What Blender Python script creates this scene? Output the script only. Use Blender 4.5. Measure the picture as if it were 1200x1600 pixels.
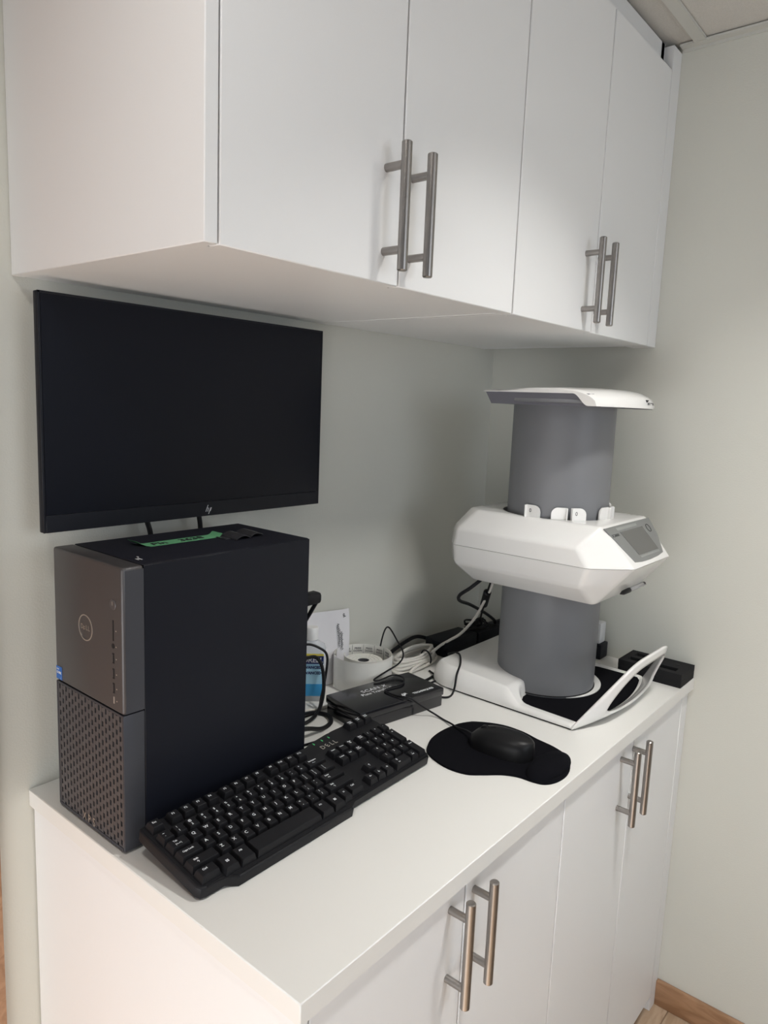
import bpy, bmesh, math, random
from mathutils import Vector, Matrix, Euler
random.seed(7)
for o in list(bpy.data.objects): bpy.data.objects.remove(o)
S = bpy.context.scene
C = S.collection
PI = math.pi
H = 0.807            # counter top height above the floor
XW = 1.195           # right wall
ZC = H + 1.320       # ceiling grid height

# ------------------------------------------------------------------ camera
CAM = Vector((-0.4380, -1.0067, H + 0.5708)); YAW, PITCH, ROLL, FPX = 0.8804, -0.1474, 0.0407, 1137.3
def make_camera():
    f = Vector((math.sin(YAW)*math.cos(PITCH), math.cos(YAW)*math.cos(PITCH), math.sin(PITCH)))
    r = Vector((math.cos(YAW), -math.sin(YAW), 0)); u = r.cross(f)
    c, s = math.cos(ROLL), math.sin(ROLL)
    r2 = c*r + s*u; u2 = -s*r + c*u
    m = Matrix((r2, u2, -f)).transposed().to_4x4(); m.translation = CAM
    cd = bpy.data.cameras.new('camera'); cd.sensor_fit = 'VERTICAL'; cd.sensor_height = 36
    cd.lens = FPX*36/1600; cd.clip_start = .02
    co = bpy.data.objects.new('camera', cd); C.objects.link(co); co.matrix_world = m
    S.camera = co
make_camera()

# ------------------------------------------------------------------ light
w = bpy.data.worlds.new('world'); S.world = w; w.use_nodes = True
bg = w.node_tree.nodes['Background']; bg.inputs[0].default_value = (.80, .88, 1, 1); bg.inputs[1].default_value = 1.0
S.view_settings.view_transform = 'Standard'; S.view_settings.look = 'None'
S.view_settings.exposure = 0.0; S.view_settings.gamma = 1; S.view_settings.use_curve_mapping = False
def area(name, loc, target, sx, sy, energy, col, shape='RECTANGLE'):
    l = bpy.data.lights.new(name, 'AREA'); l.shape = shape; l.size = sx; l.size_y = sy; l.energy = energy; l.color = col
    o = bpy.data.objects.new(name, l); C.objects.link(o); o.location = loc
    o.rotation_euler = (Vector(target) - Vector(loc)).to_track_quat('-Z', 'Y').to_euler()
    return o
# daylight through the window in the left wall
E_WL, E_WF, E_D1, E_D2, E_SUN = 11.5, 8.4, 5.5, 2.6, 14
area('window_daylight_left', (-1.05, -.85, 0.62), (0, -.85, 0.62), 1.40, 1.05, E_WL, (1.0, .985, .96))
sun = bpy.data.lights.new('sun', 'SUN'); sun.energy = E_SUN; sun.angle = math.radians(.53); sun.color = (1, .96, .90)
so = bpy.data.objects.new('sun', sun); C.objects.link(so); so.rotation_euler = Vector((math.cos(math.radians(42)), .05, -math.sin(math.radians(42)))).to_track_quat('-Z', 'Y').to_euler()
area('window_daylight_front', (0.20, -2.60, 1.52), (.20, 0, 1.52), 1.10, .95, E_WF, (.84, .92, 1.0))

# ------------------------------------------------------------------ materials
M = {}
def mat(name, col, rough=.5, metal=0, spec=.5, var=.0, vscale=20, bump=0, bscale=200, emit=None, estr=0, alpha=1, trans=0, coat=0):
    m = bpy.data.materials.new(name); m.use_nodes = True; nt = m.node_tree; b = nt.nodes['Principled BSDF']
    b.inputs['Base Color'].default_value = (*col, 1); b.inputs['Roughness'].default_value = rough
    b.inputs['Metallic'].default_value = metal; b.inputs['Specular IOR Level'].default_value = spec
    b.inputs['Coat Weight'].default_value = coat; b.inputs['Coat Roughness'].default_value = .08
    b.inputs['Alpha'].default_value = alpha; b.inputs['Transmission Weight'].default_value = trans
    if emit: b.inputs['Emission Color'].default_value = (*emit, 1); b.inputs['Emission Strength'].default_value = estr
    tc = nt.nodes.new('ShaderNodeTexCoord')
    if var:
        n = nt.nodes.new('ShaderNodeTexNoise'); n.inputs['Scale'].default_value = vscale; n.inputs['Detail'].default_value = 3
        mx = nt.nodes.new('ShaderNodeMix'); mx.data_type = 'RGBA'
        mx.inputs[6].default_value = (*[c*(1-var) for c in col], 1); mx.inputs[7].default_value = (*[min(1, c*(1+var)) for c in col], 1)
        nt.links.new(tc.outputs['Object'], n.inputs['Vector']); nt.links.new(n.outputs['Fac'], mx.inputs[0]); nt.links.new(mx.outputs[2], b.inputs['Base Color'])
    if bump:
        n2 = nt.nodes.new('ShaderNodeTexNoise'); n2.inputs['Scale'].default_value = bscale; n2.inputs['Detail'].default_value = 2
        bp = nt.nodes.new('ShaderNodeBump'); bp.inputs['Strength'].default_value = bump; bp.inputs['Distance'].default_value = .002
        nt.links.new(tc.outputs['Object'], n2.inputs['Vector']); nt.links.new(n2.outputs['Fac'], bp.inputs['Height']); nt.links.new(bp.outputs['Normal'], b.inputs['Normal'])
    M[name] = m; return m
def wood(name, c1, c2, scale=(2, 14, 14)):
    m = mat(name, c1, .45); nt = m.node_tree; b = nt.nodes['Principled BSDF']
    tc = nt.nodes.new('ShaderNodeTexCoord'); mp = nt.nodes.new('ShaderNodeMapping'); mp.inputs['Scale'].default_value = scale
    n = nt.nodes.new('ShaderNodeTexNoise'); n.inputs['Scale'].default_value = 3; n.inputs['Detail'].default_value = 5; n.inputs['Distortion'].default_value = 1.2
    cr = nt.nodes.new('ShaderNodeValToRGB'); cr.color_ramp.elements[0].position = .38; cr.color_ramp.elements[1].position = .6
    cr.color_ramp.elements[0].color = (*c2, 1); cr.color_ramp.elements[1].color = (*c1, 1)
    nt.links.new(tc.outputs['Object'], mp.inputs[0]); nt.links.new(mp.outputs[0], n.inputs['Vector']); nt.links.new(n.outputs['Fac'], cr.inputs[0]); nt.links.new(cr.outputs[0], b.inputs['Base Color'])
mat('wall_paint', (.635, .635, .58), .6, var=.02, vscale=3, bump=.15, bscale=350)
mat('wall_low_bounce', (.20, .24, .30), .6, bump=.15, bscale=350)  # made-up dark, cool colour for the unseen walls, cuts bounce light
mat('ceiling_tile', (.62, .60, .56), .9, var=.12, vscale=400, bump=.5, bscale=500)
mat('grid_metal', (.60, .60, .56), .5)
mat('melamine', (.82, .82, .82), .42, bump=.04, bscale=500)
mat('countertop', (.80, .79, .76), .38, bump=.04, bscale=500)
wood('oak', (.40, .23, .13), (.29, .155, .08), (14, 3, 14))
wood('oak_floor', (.50, .37, .26), (.39, .27, .175), (3, 14, 14))
mat('steel', (.33, .31, .295), .33, metal=1, var=.12, vscale=60)
mat('pc_black', (.006, .007, .012), .42, spec=.22, bump=.06, bscale=900)
mat('pc_top', (.012, .013, .020), .55, spec=.22, bump=.06, bscale=900)
mat('pc_bezel', (.085, .08, .082), .36, metal=.45)
mat('pc_strip', (.05, .052, .062), .4, metal=.3)
mat('pc_grille', (.10, .095, .10), .4, metal=.4)
mat('hole_black', (.003, .003, .004), .8)
mat('silver', (.55, .52, .48), .35, metal=.8)
mat('white_print', (.75, .76, .78), .6)
mat('sticker_blue', (.02, .12, .42), .35)
mat('tape_green', (.11, .34, .17), .7, var=.1, vscale=120)
mat('ink', (.006, .006, .01), .6)
mat('strap_black', (.045, .045, .05), .22)
mat('monitor_black', (.009, .010, .015), .45, spec=.22)
mat('screen_off', (.005, .006, .011), .32, spec=.16)
mat('kb_black', (.012, .012, .014), .42, spec=.22, bump=.05, bscale=1200)
mat('key_black', (.011, .011, .013), .45, spec=.22, bump=.05, bscale=1200)
mat('legend', (.70, .72, .75), .6)
mat('led_green', (.05, .35, .12), .5, emit=(.1, .6, .2), estr=.3)
mat('pad_black', (.004, .004, .006), .95, spec=.1, bump=.2, bscale=900)
mat('mouse_black', (.010, .010, .011), .38, spec=.22)
mat('box_black', (.010, .010, .013), .16, spec=.6)
mat('paper_tape', (.80, .79, .74), .55, var=.03, vscale=60)
mat('print_grey', (.10, .10, .11), .8)
mat('envelope', (.78, .77, .80), .7, var=.03, vscale=30, bump=.3, bscale=40)
mat('clear_plastic', (.80, .84, .88), .15, spec=.5, alpha=.45)
mat('label_lightblue', (.40, .68, .85), .5)
mat('label_blue', (.05, .35, .70), .5)
mat('label_navy', (.01, .02, .12), .5)
mat('label_yellow', (.80, .65, .10), .5)
mat('cap_white', (.80, .80, .80), .4)
mat('cable_white', (.74, .71, .66), .45)
mat('cable_black', (.010, .010, .012), .45, spec=.22)
mat('adapter_black', (.010, .011, .016), .5, spec=.22)
mat('scanner_white', (.84, .83, .81), .16, spec=.5, coat=.3)
mat('scanner_grey', (.195, .198, .210), .42, spec=.3, bump=.04, bscale=900)
mat('scanner_lid_grey', (.15, .15, .175), .42)
mat('panel_grey', (.20, .205, .20), .3)
mat('lcd', (.115, .115, .11), .12)
mat('panel_light', (.30, .31, .30), .4)
mat('pen_clear', (.55, .55, .56), .12, metal=.3)
mat('foam_black', (.013, .013, .014), .85, spec=.25, bump=.3, bscale=600)
mat('diffuser', (.9, .9, .9), .5, emit=(1, .96, .9), estr=6)
mat('glass', (.9, .95, 1), .02, alpha=.15)

# ------------------------------------------------------------------ helpers
def link(name, me, m=None, parent=None):
    o = bpy.data.objects.new(name, me); C.objects.link(o)
    if m is not None: me.materials.append(M[m]) if not me.materials else None
    if parent is not None: o.parent = parent
    return o
def smooth(me, ang=40):
    me.polygons.foreach_set('use_smooth', [True]*len(me.polygons)); 
    try: me.set_sharp_from_angle(angle=math.radians(ang))
    except Exception: pass
def obj(name, bm, m, parent=None, world=False, sm=40):
    """bm to one mesh object; world=True: coordinates are world ones, moved into the parent's frame"""
    if world and parent is not None: bmesh.ops.translate(bm, verts=bm.verts, vec=-parent.location)
    bmesh.ops.recalc_face_normals(bm, faces=bm.faces)
    me = bpy.data.meshes.new(name); bm.to_mesh(me); bm.free()
    if sm: smooth(me, sm)
    return link(name, me, m, parent)
def empty(name, loc, rz=0):
    o = bpy.data.objects.new(name, None); C.objects.link(o); o.location = loc; o.rotation_euler = (0, 0, rz); o.empty_display_size = .02
    return o
def tag(o, label, cat, group=None):
    o['label'] = label; o['category'] = cat
    if group: o['group'] = group
    return o
def thing(name, loc, label, cat, rz=0, group=None): return tag(empty(name, loc, rz), label, cat, group)
def struct(o, label=None):
    o['kind'] = 'structure'
    if label: o['label'] = label
    return o
def B(): return bmesh.new()
def box(bm, x0, x1, y0, y1, z0, z1, bev=0, seg=2, mtx=None):
    t = bmesh.new(); bmesh.ops.create_cube(t, size=1)
    for v in t.verts: v.co = Vector(((x0+x1)/2 + v.co.x*abs(x1-x0), (y0+y1)/2 + v.co.y*abs(y1-y0), (z0+z1)/2 + v.co.z*abs(z1-z0)))
    if bev: bmesh.ops.bevel(t, geom=list(t.edges), offset=bev, segments=seg, profile=.5, affect='EDGES')
    if mtx is not None: bmesh.ops.transform(t, matrix=mtx, verts=t.verts)
    merge(bm, t); return bm
def merge(bm, t):
    me = bpy.data.meshes.new('tmp'); t.to_mesh(me); t.free(); bm.from_mesh(me); bpy.data.meshes.remove(me)
def bx(*a, **k): return box(B(), *a, **k)
def cyl(bm, p0, p1, r0, r1=None, n=20, cap=True, ch=0):
    p0, p1 = Vector(p0), Vector(p1); r1 = r0 if r1 is None else r1
    d = (p1-p0); L = d.length; q = d.to_track_quat('Z', 'Y')
    prof = [(0, r0-ch), (ch, r0), (L-ch, r1), (L, r1-ch)] if ch else [(0, r0), (L, r1)]
    rings = [[bm.verts.new(p0 + q @ Vector((r*math.cos(2*PI*i/n), r*math.sin(2*PI*i/n), z))) for i in range(n)] for z, r in prof]
    for a, b in zip(rings, rings[1:]):
        for i in range(n): bm.faces.new((a[i], a[(i+1) % n], b[(i+1) % n], b[i]))
    if cap: bm.faces.new(rings[0][::-1]); bm.faces.new(rings[-1])
    return bm
def lathe(bm, prof, c=(0, 0, 0), n=48, close=False):
    rings = []
    for r, z in prof:
        rings.append([bm.verts.new((c[0]+r*math.cos(2*PI*i/n), c[1]+r*math.sin(2*PI*i/n), c[2]+z)) for i in range(n)])
    for a, b in zip(rings, rings[1:]):
        for i in range(n): bm.faces.new((a[i], a[(i+1) % n], b[(i+1) % n], b[i]))
    if close: bm.faces.new(rings[0][::-1]); bm.faces.new(rings[-1])
    return bm
def prism(bm, poly, z0, z1, bev=0, seg=2, mtx=None):
    t = B(); lo = [t.verts.new((x, y, z0)) for x, y in poly]; hi = [t.verts.new((x, y, z1)) for x, y in poly]
    n = len(poly); t.faces.new(lo[::-1]); top = t.faces.new(hi)
    for i in range(n): t.faces.new((lo[i], lo[(i+1) % n], hi[(i+1) % n], hi[i]))
    if bev:
        bmesh.ops.bevel(t, geom=[e for e in top.edges], offset=bev, segments=seg, profile=.5, affect='EDGES')
    if mtx is not None: bmesh.ops.transform(t, matrix=mtx, verts=t.verts)
    merge(bm, t); return bm
def cat(pts, k=6, closed=False):
    P = [Vector(p) for p in pts]; out = []; n = len(P)
    rng = range(n) if closed else range(n-1)
    for i in rng:
        if closed: a, b, c, d = P[(i-1) % n], P[i], P[(i+1) % n], P[(i+2) % n]
        else: a, b, c, d = P[max(i-1, 0)], P[i], P[i+1], P[min(i+2, n-1)]
        for j in range(k):
            t = j/k; out.append(.5*((2*b)+(c-a)*t+(2*a-5*b+4*c-d)*t*t+(3*b-a-3*c+d)*t**3))
    if not closed: out.append(P[-1])
    return out
def tube(bm, pts, r, n=8, k=6, closed=False):
    P = cat(pts, k, closed); up = Vector((0, 0, 1)); rings = []; m = len(P)
    prev = None
    for i, p in enumerate(P):
        t = (P[(i+1) % m]-P[i-1]) if closed else (P[min(i+1, m-1)]-P[max(i-1, 0)])
        t.normalize()
        if prev is None:
            a = t.cross(up); a = a if a.length > .05 else t.cross(Vector((1, 0, 0)))
        else: a = prev - t*prev.dot(t)
        a.normalize(); prev = a; b = t.cross(a)
        rings.append([bm.verts.new(p + r*(math.cos(2*PI*j/n)*a + math.sin(2*PI*j/n)*b)) for j in range(n)])
    R = list(zip(rings, rings[1:])) + ([(rings[-1], rings[0])] if closed else [])
    for a, b in R:
        for j in range(n): bm.faces.new((a[j], a[(j+1) % n], b[(j+1) % n], b[j]))
    if not closed: bm.faces.new(rings[0][::-1]); bm.faces.new(rings[-1])
    return bm
def up(pts): return [(x, y, z+H) for x, y, z in pts]
TXT = {}
def text_mesh(s, size, ext=.0001, shear=0, align='CENTER', bold=0):
    key = (s, size, ext, shear, align, bold)
    if key in TXT: return TXT[key]
    c = bpy.data.curves.new('t', 'FONT'); c.body = s; c.size = size; c.extrude = ext; c.align_x = align; c.align_y = 'CENTER'; c.shear = shear; c.offset = bold
    c.resolution_u = 2
    o = bpy.data.objects.new('t', c); C.objects.link(o)
    dg = bpy.context.evaluated_depsgraph_get()
    me = bpy.data.meshes.new_from_object(o.evaluated_get(dg)); bpy.data.objects.remove(o); bpy.data.curves.remove(c)
    me.materials.clear(); TXT[key] = me; return me
def text(name, s, size, m, parent, origin, X, Y, sx=1, **k):
    me = text_mesh(s, size, **k)
    if not me.materials: me.materials.append(M[m])
    o = bpy.data.objects.new(name, me); C.objects.link(o); o.parent = parent
    X = Vector(X).normalized(); Y = Vector(Y).normalized(); Z = X.cross(Y)
    mt = Matrix((X*sx, Y, Z)).transposed().to_4x4(); mt.translation = Vector(origin); o.matrix_local = mt
    return o
def rrect(x0, x1, y0, y1, r, n=6):
    p = []
    for cx, cy, a in ((x1-r, y0+r, -PI/2), (x1-r, y1-r, 0), (x0+r, y1-r, PI/2), (x0+r, y0+r, PI)):
        for i in range(n+1): p.append((cx+r*math.cos(a+i*PI/2/n), cy+r*math.sin(a+i*PI/2/n)))
    return p
def sst(a, b, x): t = max(0, min(1, (x-a)/(b-a))); return t*t*(3-2*t)

# ------------------------------------------------------------------ room shell
X0, Y0 = -1.05, -2.60
fl = struct(obj('floor', bx(X0-.1, XW+.1, Y0-.1, .1, -.06, -.004), 'oak_floor'), 'light oak plank floor')
pl = bpy.data.meshes.new('plank'); b_ = bx(0, .598, -.058, .058, -.004, 0, bev=.0012, seg=1); b_.to_mesh(pl); b_.free(); pl.materials.append(M['oak_floor'])
for i in range(25):
    yy = -.06 - i*.1175
    for j in range(6):
        xx = X0 + ((i*.23) % .6) - .6 + j*.6
        if xx+.6 < .0 or xx > XW-.05 or yy < -1.6: continue
        if xx+.598 > XW: xx = XW-.598
        p = bpy.data.objects.new('plank', pl); C.objects.link(p); p.parent = fl; p.location = (xx, yy, 0)
struct(obj('wall_back', bx(X0-.1, XW+.1, 0, .1, 0, ZC+.05), 'wall_paint'), 'pale grey painted wall behind the counter')
struct(obj('wall_right', bx(XW, XW+.1, Y0-.1, 0, 0, ZC+.05), 'wall_paint'), 'pale grey painted wall at the right end of the counter')
b = B(); wa, wb = -.40, .80
box(b, X0-.1, wa, Y0-.1, Y0, 0, ZC+.05); box(b, wb, XW+.1, Y0-.1, Y0, 0, ZC+.05); box(b, wa, wb, Y0-.1, Y0, 0, 1.0); box(b, wa, wb, Y0-.1, Y0, 2.05, ZC+.05)
struct(obj('wall_front', b, 'wall_low_bounce'))
win = struct(empty('window_2', ((wa+wb)/2, Y0, 1.0))); b = B()
for a, c, d, e in ((wa, wa+.05, 1.0, 2.05), (wb-.05, wb, 1.0, 2.05), (wa+.05, wb-.05, 1.0, 1.05), (wa+.05, wb-.05, 2.0, 2.05)): box(b, a, c, Y0-.08, Y0-.03, d, e)
obj('window_frame', b, 'cap_white', win, True); obj('pane', bx(wa+.05, wb-.05, Y0-.058, Y0-.052, 1.05, 2.0), 'glass', win, True)
b = B(); wy0, wy1, wz0, wz1 = -1.60, -.10, .06, 1.18
box(b, X0-.1, X0, Y0, wy0, 0, ZC+.05); box(b, X0-.1, X0, wy1, 0, 0, ZC+.05)
box(b, X0-.1, X0, wy0, wy1, 0, wz0); box(b, X0-.1, X0, wy0, wy1, wz1, ZC+.05)
struct(obj('wall_left', b, 'wall_low_bounce'))
win = struct(empty('window_1', (X0, (wy0+wy1)/2, wz0)))
b = B()
for a, c, d, e in ((wy0, wy0+.05, wz0, wz1), (wy1-.05, wy1, wz0, wz1), (wy0, wy1, wz0, wz0+.05), (wy0, wy1, wz1-.05, wz1)): box(b, X0-.08, X0-.03, a, c, d, e)
obj('window_frame', b, 'cap_white', win, True); obj('pane', bx(X0-.058, X0-.052, wy0+.05, wy1-.05, wz0+.05, wz1-.05), 'glass', win, True)
# ceiling: lay-in tiles on T-bars
ceil = struct(obj('ceiling', bx(X0-.1, XW+.1, Y0-.1, .1, ZC+.03, ZC+.06), 'ceiling_tile'), 'suspended ceiling of speckled lay-in tiles')
ybars = [-.4525-.61*i for i in range(-0, 4)]; xbars = [XW-.61*1.0-.61*i for i in range(0, 4)]
for y in ybars: obj('grid_bar', bx(X0, XW-.022, y-.012, y+.012, ZC, ZC+.006, bev=.0008, seg=1), 'grid_metal', ceil)
ys = [0] + ybars + [Y0]; xs = [XW] + xbars + [X0]
for i in range(len(xs)-1):
    for j in range(len(ys)-1):
        if xs[i]-xs[i+1] < .05 or ys[j]-ys[j+1] < .05: continue
        obj('ceiling_tile', bx(xs[i+1]+.003, xs[i]-.003, ys[j+1]+.003, ys[j]-.003, ZC+.007, ZC+.03), 'ceiling_tile', ceil)
        if i < len(xs)-2 and j > 0: obj('grid_bar', bx(xs[i+1]-.012, xs[i+1]+.012, ys[j+1]+.012, ys[j]-.012, ZC+.0005, ZC+.006), 'grid_metal', ceil)
b = B(); box(b, XW-.022, XW, Y0, -.412, ZC, ZC+.004); box(b, XW-.003, XW, Y0, -.412, ZC-.006, ZC+.001)
struct(obj('trim_1', b, 'grid_metal'), 'grey metal wall angle under the ceiling tiles')
bb = struct(obj('baseboard_right', bx(XW-.012, XW, Y0, -.556, 0, .062, bev=.002), 'oak'), 'light oak baseboard on the right wall')
struct(obj('trim_2', bx(-.125, -.047, -.016, 0, 0, ZC-.02, bev=.003), 'oak'), 'oak door casing left of the counter')
dr = struct(empty('door_1', (-.55, 0, 0))); obj('door_panel', bx(-.98, -.127, -.008, 0, .008, 2.03, bev=.002), 'oak', dr, True); 
b = B(); cyl(b, (-.90, -.008, 1.0), (-.90, -.05, 1.0), .012); cyl(b, (-.90, -.05, 1.0), (-.79, -.05, 1.0), .008); obj('door_handle', b, 'steel', dr, True)

# ceiling downlights (their light is part of each lamp)
def downlight(x, y, energy, r, label, spread=112, col=(1, .985, .95)):
    t = thing('ceiling_downlight', (x, y, ZC+.004), label, 'ceiling light', group='round ceiling downlights')
    obj('trim_ring', lathe(B(), [(r+.022, .002), (r+.022, -.004), (r+.004, -.008), (r, -.004), (r, .001)]), 'cap_white', t)
    b = B(); cyl(b, (0, 0, -.0035), (0, 0, .001), r-.001, n=32); obj('diffuser', b, 'diffuser', t)
    l = bpy.data.lights.new('lamp', 'AREA'); l.shape = 'DISK'; l.size = 2*r; l.spread = math.radians(spread); l.energy = energy; l.color = col
    o = bpy.data.objects.new('lamp', l); C.objects.link(o); o.parent = t; o.location = (0, 0, -.012)
downlight(.56, -.98, E_D1, .07, 'round ceiling downlight in front of the scanner end of the counter')
downlight(-.42, -.62, E_D2, .07, 'round ceiling downlight left of the upper cabinets', 155)

# ------------------------------------------------------------------ handles (bar with two posts), local: bar centre at origin, door plane at y=+.030
hb = B(); cyl(hb, (0, 0, -.073), (0, 0, .073), .0063, n=20, ch=.0012)
for z in (-.048, .048): cyl(hb, (0, .031, z), (0, .002, z), .0050, n=16)
bmesh.ops.recalc_face_normals(hb, faces=hb.faces)
hm = bpy.data.meshes.new('handle'); hb.to_mesh(hm); hb.free(); hm.materials.append(M['steel']); smooth(hm, 40)
def handle(door, x, z, yd):
    o = bpy.data.objects.new('handle', hm); C.objects.link(o); o.parent = door
    o.location = Vector((x, yd-.030, z)); o['label'] = 'brushed steel bar handle'
def door(root, x0, x1, yd, z0, z1, hx, hz, th=.018):
    d = obj('door', bx(x0+.0016, x1-.0016, yd, yd+th, z0, z1, bev=.0012, seg=1), 'melamine', root, True)
    handle(d, hx-root.location.x, hz-root.location.z, yd-root.location.y); return d

# upper cabinets
ZU = H+.716; YU = -.411; ZD = H+1.268
def upper(x0, x1, dx, hx, label, left=False):
    t = thing('upper_cabinet', ((x0+x1)/2, -.20, ZU), label, 'cabinet', group='white upper cabinets')
    b = B(); th = .016
    if not left: box(b, x0+.0005, x0+th, YU+.020, -.001, ZU, ZC-.001)
    box(b, x1-th, x1-.0005, YU+.020, -.001, ZU, ZC-.001); box(b, x0+(th if left else th), x1-th, YU+.020, -.001, ZU+.0008, ZU+.019)
    box(b, x0+th, x1-th, YU+.020, -.001, ZD-.02, ZD-.002); box(b, x0+th, x1-th, -.012, -.001, ZU+.019, ZC-.001)
    obj('body', b, 'melamine', t, True, sm=0)
    if left: obj('end_panel', bx(0, .016, YU, -.001, ZU, ZC-.001, bev=.001, seg=1), 'melamine', t, True)
    obj('header_strip', bx(x0+(th if left else .0005), x1+(-.0005 if left else .0004), YU+.020, YU+.034, ZD, ZC-.001), 'melamine', t, True)
    for i in (0, 1): door(t, dx[i], dx[i+1], YU, ZU, ZD-.001, hx[i], H+.801)
    return t
upper(0, .575, (.0165, .293, .575), (.262, .3125), 'white double door upper cabinet with bare end panel, above the monitor', True)
upper(.575, 1.147, (.575, .862, 1.147), (.817, .871), 'white double door upper cabinet against the right wall, above the scanner')
struct(obj('trim_3', bx(1.1475, XW-.0005, YU, YU+.05, ZU, ZC-.006, bev=.001, seg=1), 'melamine'), 'white filler strip between upper cabinets and right wall')
# underside filler so that the filler strip returns to the wall
# base cabinets
YB = -.556; ZB0 = .040; ZB1 = H-.029
def base(x0, x1, dx, hx, label, left=False):
    t = thing('base_cabinet', ((x0+x1)/2, -.28, 0), label, 'cabinet', group='white base cabinets')
    b = B(); th = .016
    if not left: box(b, x0+.0005, x0+th, YB+.020, -.002, .0, H-.0265)
    box(b, x1-th, x1-.0005, YB+.020, -.002, .0, H-.0265); box(b, x0+th, x1-th, YB+.020, -.002, ZB0, ZB0+.016)
    box(b, x0+th, x1-th, YB+.020, YB+.10, H-.045, H-.0265); box(b, x0+th, x1-th, -.014, -.002, ZB0+.016, H-.0265)
    obj('body', b, 'melamine', t, True, sm=0)
    obj('toe_kick', bx(x0+th, x1-th, YB+.021, YB+.035, 0, ZB0), 'melamine', t, True)
    if left: obj('end_panel', bx(.006, .022, YB, -.002, 0, H-.0265, bev=.001, seg=1), 'melamine', t, True)
    for i in (0, 1): door(t, dx[i], dx[i+1], YB, ZB0, ZB1, hx[i], H-.103)
    return t
base(.006, .588, (.0225, .3046, .588), (.270, .325), 'white double door base cabinet with end panel, below the keyboard', True)
base(.588, 1.154, (.588, .878, 1.154), (.818, .876), 'white double door base cabinet at the right wall, below the scanner')
struct(obj('trim_4', bx(1.1545, XW-.0005, YB, YB+.05, 0, H-.0265, bev=.001, seg=1), 'melamine'), 'white filler strip between base cabinets and right wall')
tag(obj('countertop', bx(0, XW-.0005, -.5663, -.0005, H-.026, H, bev=.0012, seg=1), 'countertop'), 'long white laminate countertop carrying the computer and the scanner', 'countertop')

# ------------------------------------------------------------------ computer tower
PX, PY0, PY1 = .011, -.0706, -.2396
pc = thing('computer_tower', (.165, -.155, H), 'black desktop computer tower with perforated lower front, standing under the monitor', 'computer')
def P(name, bm, m, par=pc, sm=40): return obj(name, bm, m, par, True, sm)
Z = lambda z: z+H
P('chassis', bx(.0415, .318, PY1+.002, PY0, Z(.006), Z(.3655), bev=.003), 'pc_black')
P('side_panel', bx(.0405, .319, PY1, PY1+.0018, Z(.005), Z(.3665), bev=.0008, seg=1), 'pc_black')
P('top_panel', bx(.0405, .319, PY1+.003, PY0-.001, Z(.3655), Z(.367), bev=.0006, seg=1), 'pc_top')
for x in (.05, .29):
    for y in (PY1+.02, PY0-.02): P('foot', cyl(B(), (x, y, Z(0)), (x, y, Z(.007)), .009, n=16), 'hole_black')
# upper bezel: solid block with a rounded front
fb = P('front_bezel', bx(PX, .040, PY1, PY0, Z(.1835), Z(.367), bev=.0035, seg=3), 'pc_bezel')
P('bezel_side', bx(PX+.004, .0398, PY1-.0004, PY1+.0002, Z(.1845), Z(.3630)), 'pc_strip')
# lower bezel: frame round the grille
b = B(); zb0, zb1 = .003, .1825
box(b, PX, .040, PY1, PY1+.0045, Z(zb0), Z(zb1), bev=.0012); box(b, PX, .040, PY0-.0045, PY0, Z(zb0), Z(zb1), bev=.0012)
box(b, PX, .040, PY1+.0045, PY0-.0045, Z(zb0), Z(zb0+.004)); box(b, PX+.0005, .040, PY1+.0045, PY0-.0045, Z(zb1-.003), Z(zb1))
P('grille_frame', b, 'pc_strip')
P('grille_backing', bx(.024, .030, PY1+.0045, PY0-.0045, Z(zb0+.004), Z(zb1-.003)), 'hole_black')
b = B(); nc = 19; ya, yb = PY1+.0045, PY0-.0045; cw = (yb-ya)/nc; rp = .0125
for i in range(nc+1): box(b, PX+.0006, PX+.006, max(ya, ya+i*cw-.0021), min(yb, ya+i*cw+.0021), Z(zb0+.004), Z(zb1-.003))
for i in range(nc):
    for j in range(16):
        zc = zb0+.004 + j*rp + (rp/2 if i % 2 else 0)
        if zc > zb1-.004: continue
        s = .0028; y0, y1 = ya+i*cw+.0021, ya+(i+1)*cw-.0021
        vs = [(y0, zc-s), (y1, zc-s), (y1, zc+s), (y0, zc+s)]
        lo = [b.verts.new((PX+.0008, y, Z(z))) for y, z in vs]; hi = [b.verts.new((PX+.006, y, Z(z))) for y, z in vs]
        b.faces.new(lo)
        for k in range(4): b.faces.new((lo[k], lo[(k+1) % 4], hi[(k+1) % 4], hi[k]))
g = P('grille', b, 'pc_grille', sm=0); g['kind'] = 'stuff'
# front details; front faces -x
LX, LY = (0, -1, 0), (0, 0, 1)
def loc(x, y, z): return (x-pc.location.x, y-pc.location.y, Z(z)-pc.location.z)
FX = PX-.0003
b = B(); cy_, cz_ = -.153, .275
for r0, r1 in ((.0172, .0158),):
    n = 40; o_ = [b.verts.new((FX-.0004, cy_+r0*math.cos(2*PI*i/n), Z(cz_+r0*math.sin(2*PI*i/n)))) for i in range(n)]
    i_ = [b.verts.new((FX-.0004, cy_+r1*math.cos(2*PI*i/n), Z(cz_+r1*math.sin(2*PI*i/n)))) for i in range(n)]
    o2 = [b.verts.new((FX+.0005, v.co.y, v.co.z)) for v in o_]; i2 = [b.verts.new((FX+.0005, v.co.y, v.co.z)) for v in i_]
    for i in range(n):
        j = (i+1) % n; b.faces.new((o_[i], o_[j], i_[j], i_[i])); b.faces.new((o_[i], o2[i], o2[j], o_[j])); b.faces.new((i_[i], i_[j], i2[j], i2[i]))
lg = P('logo_ring', b, 'silver')
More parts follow.
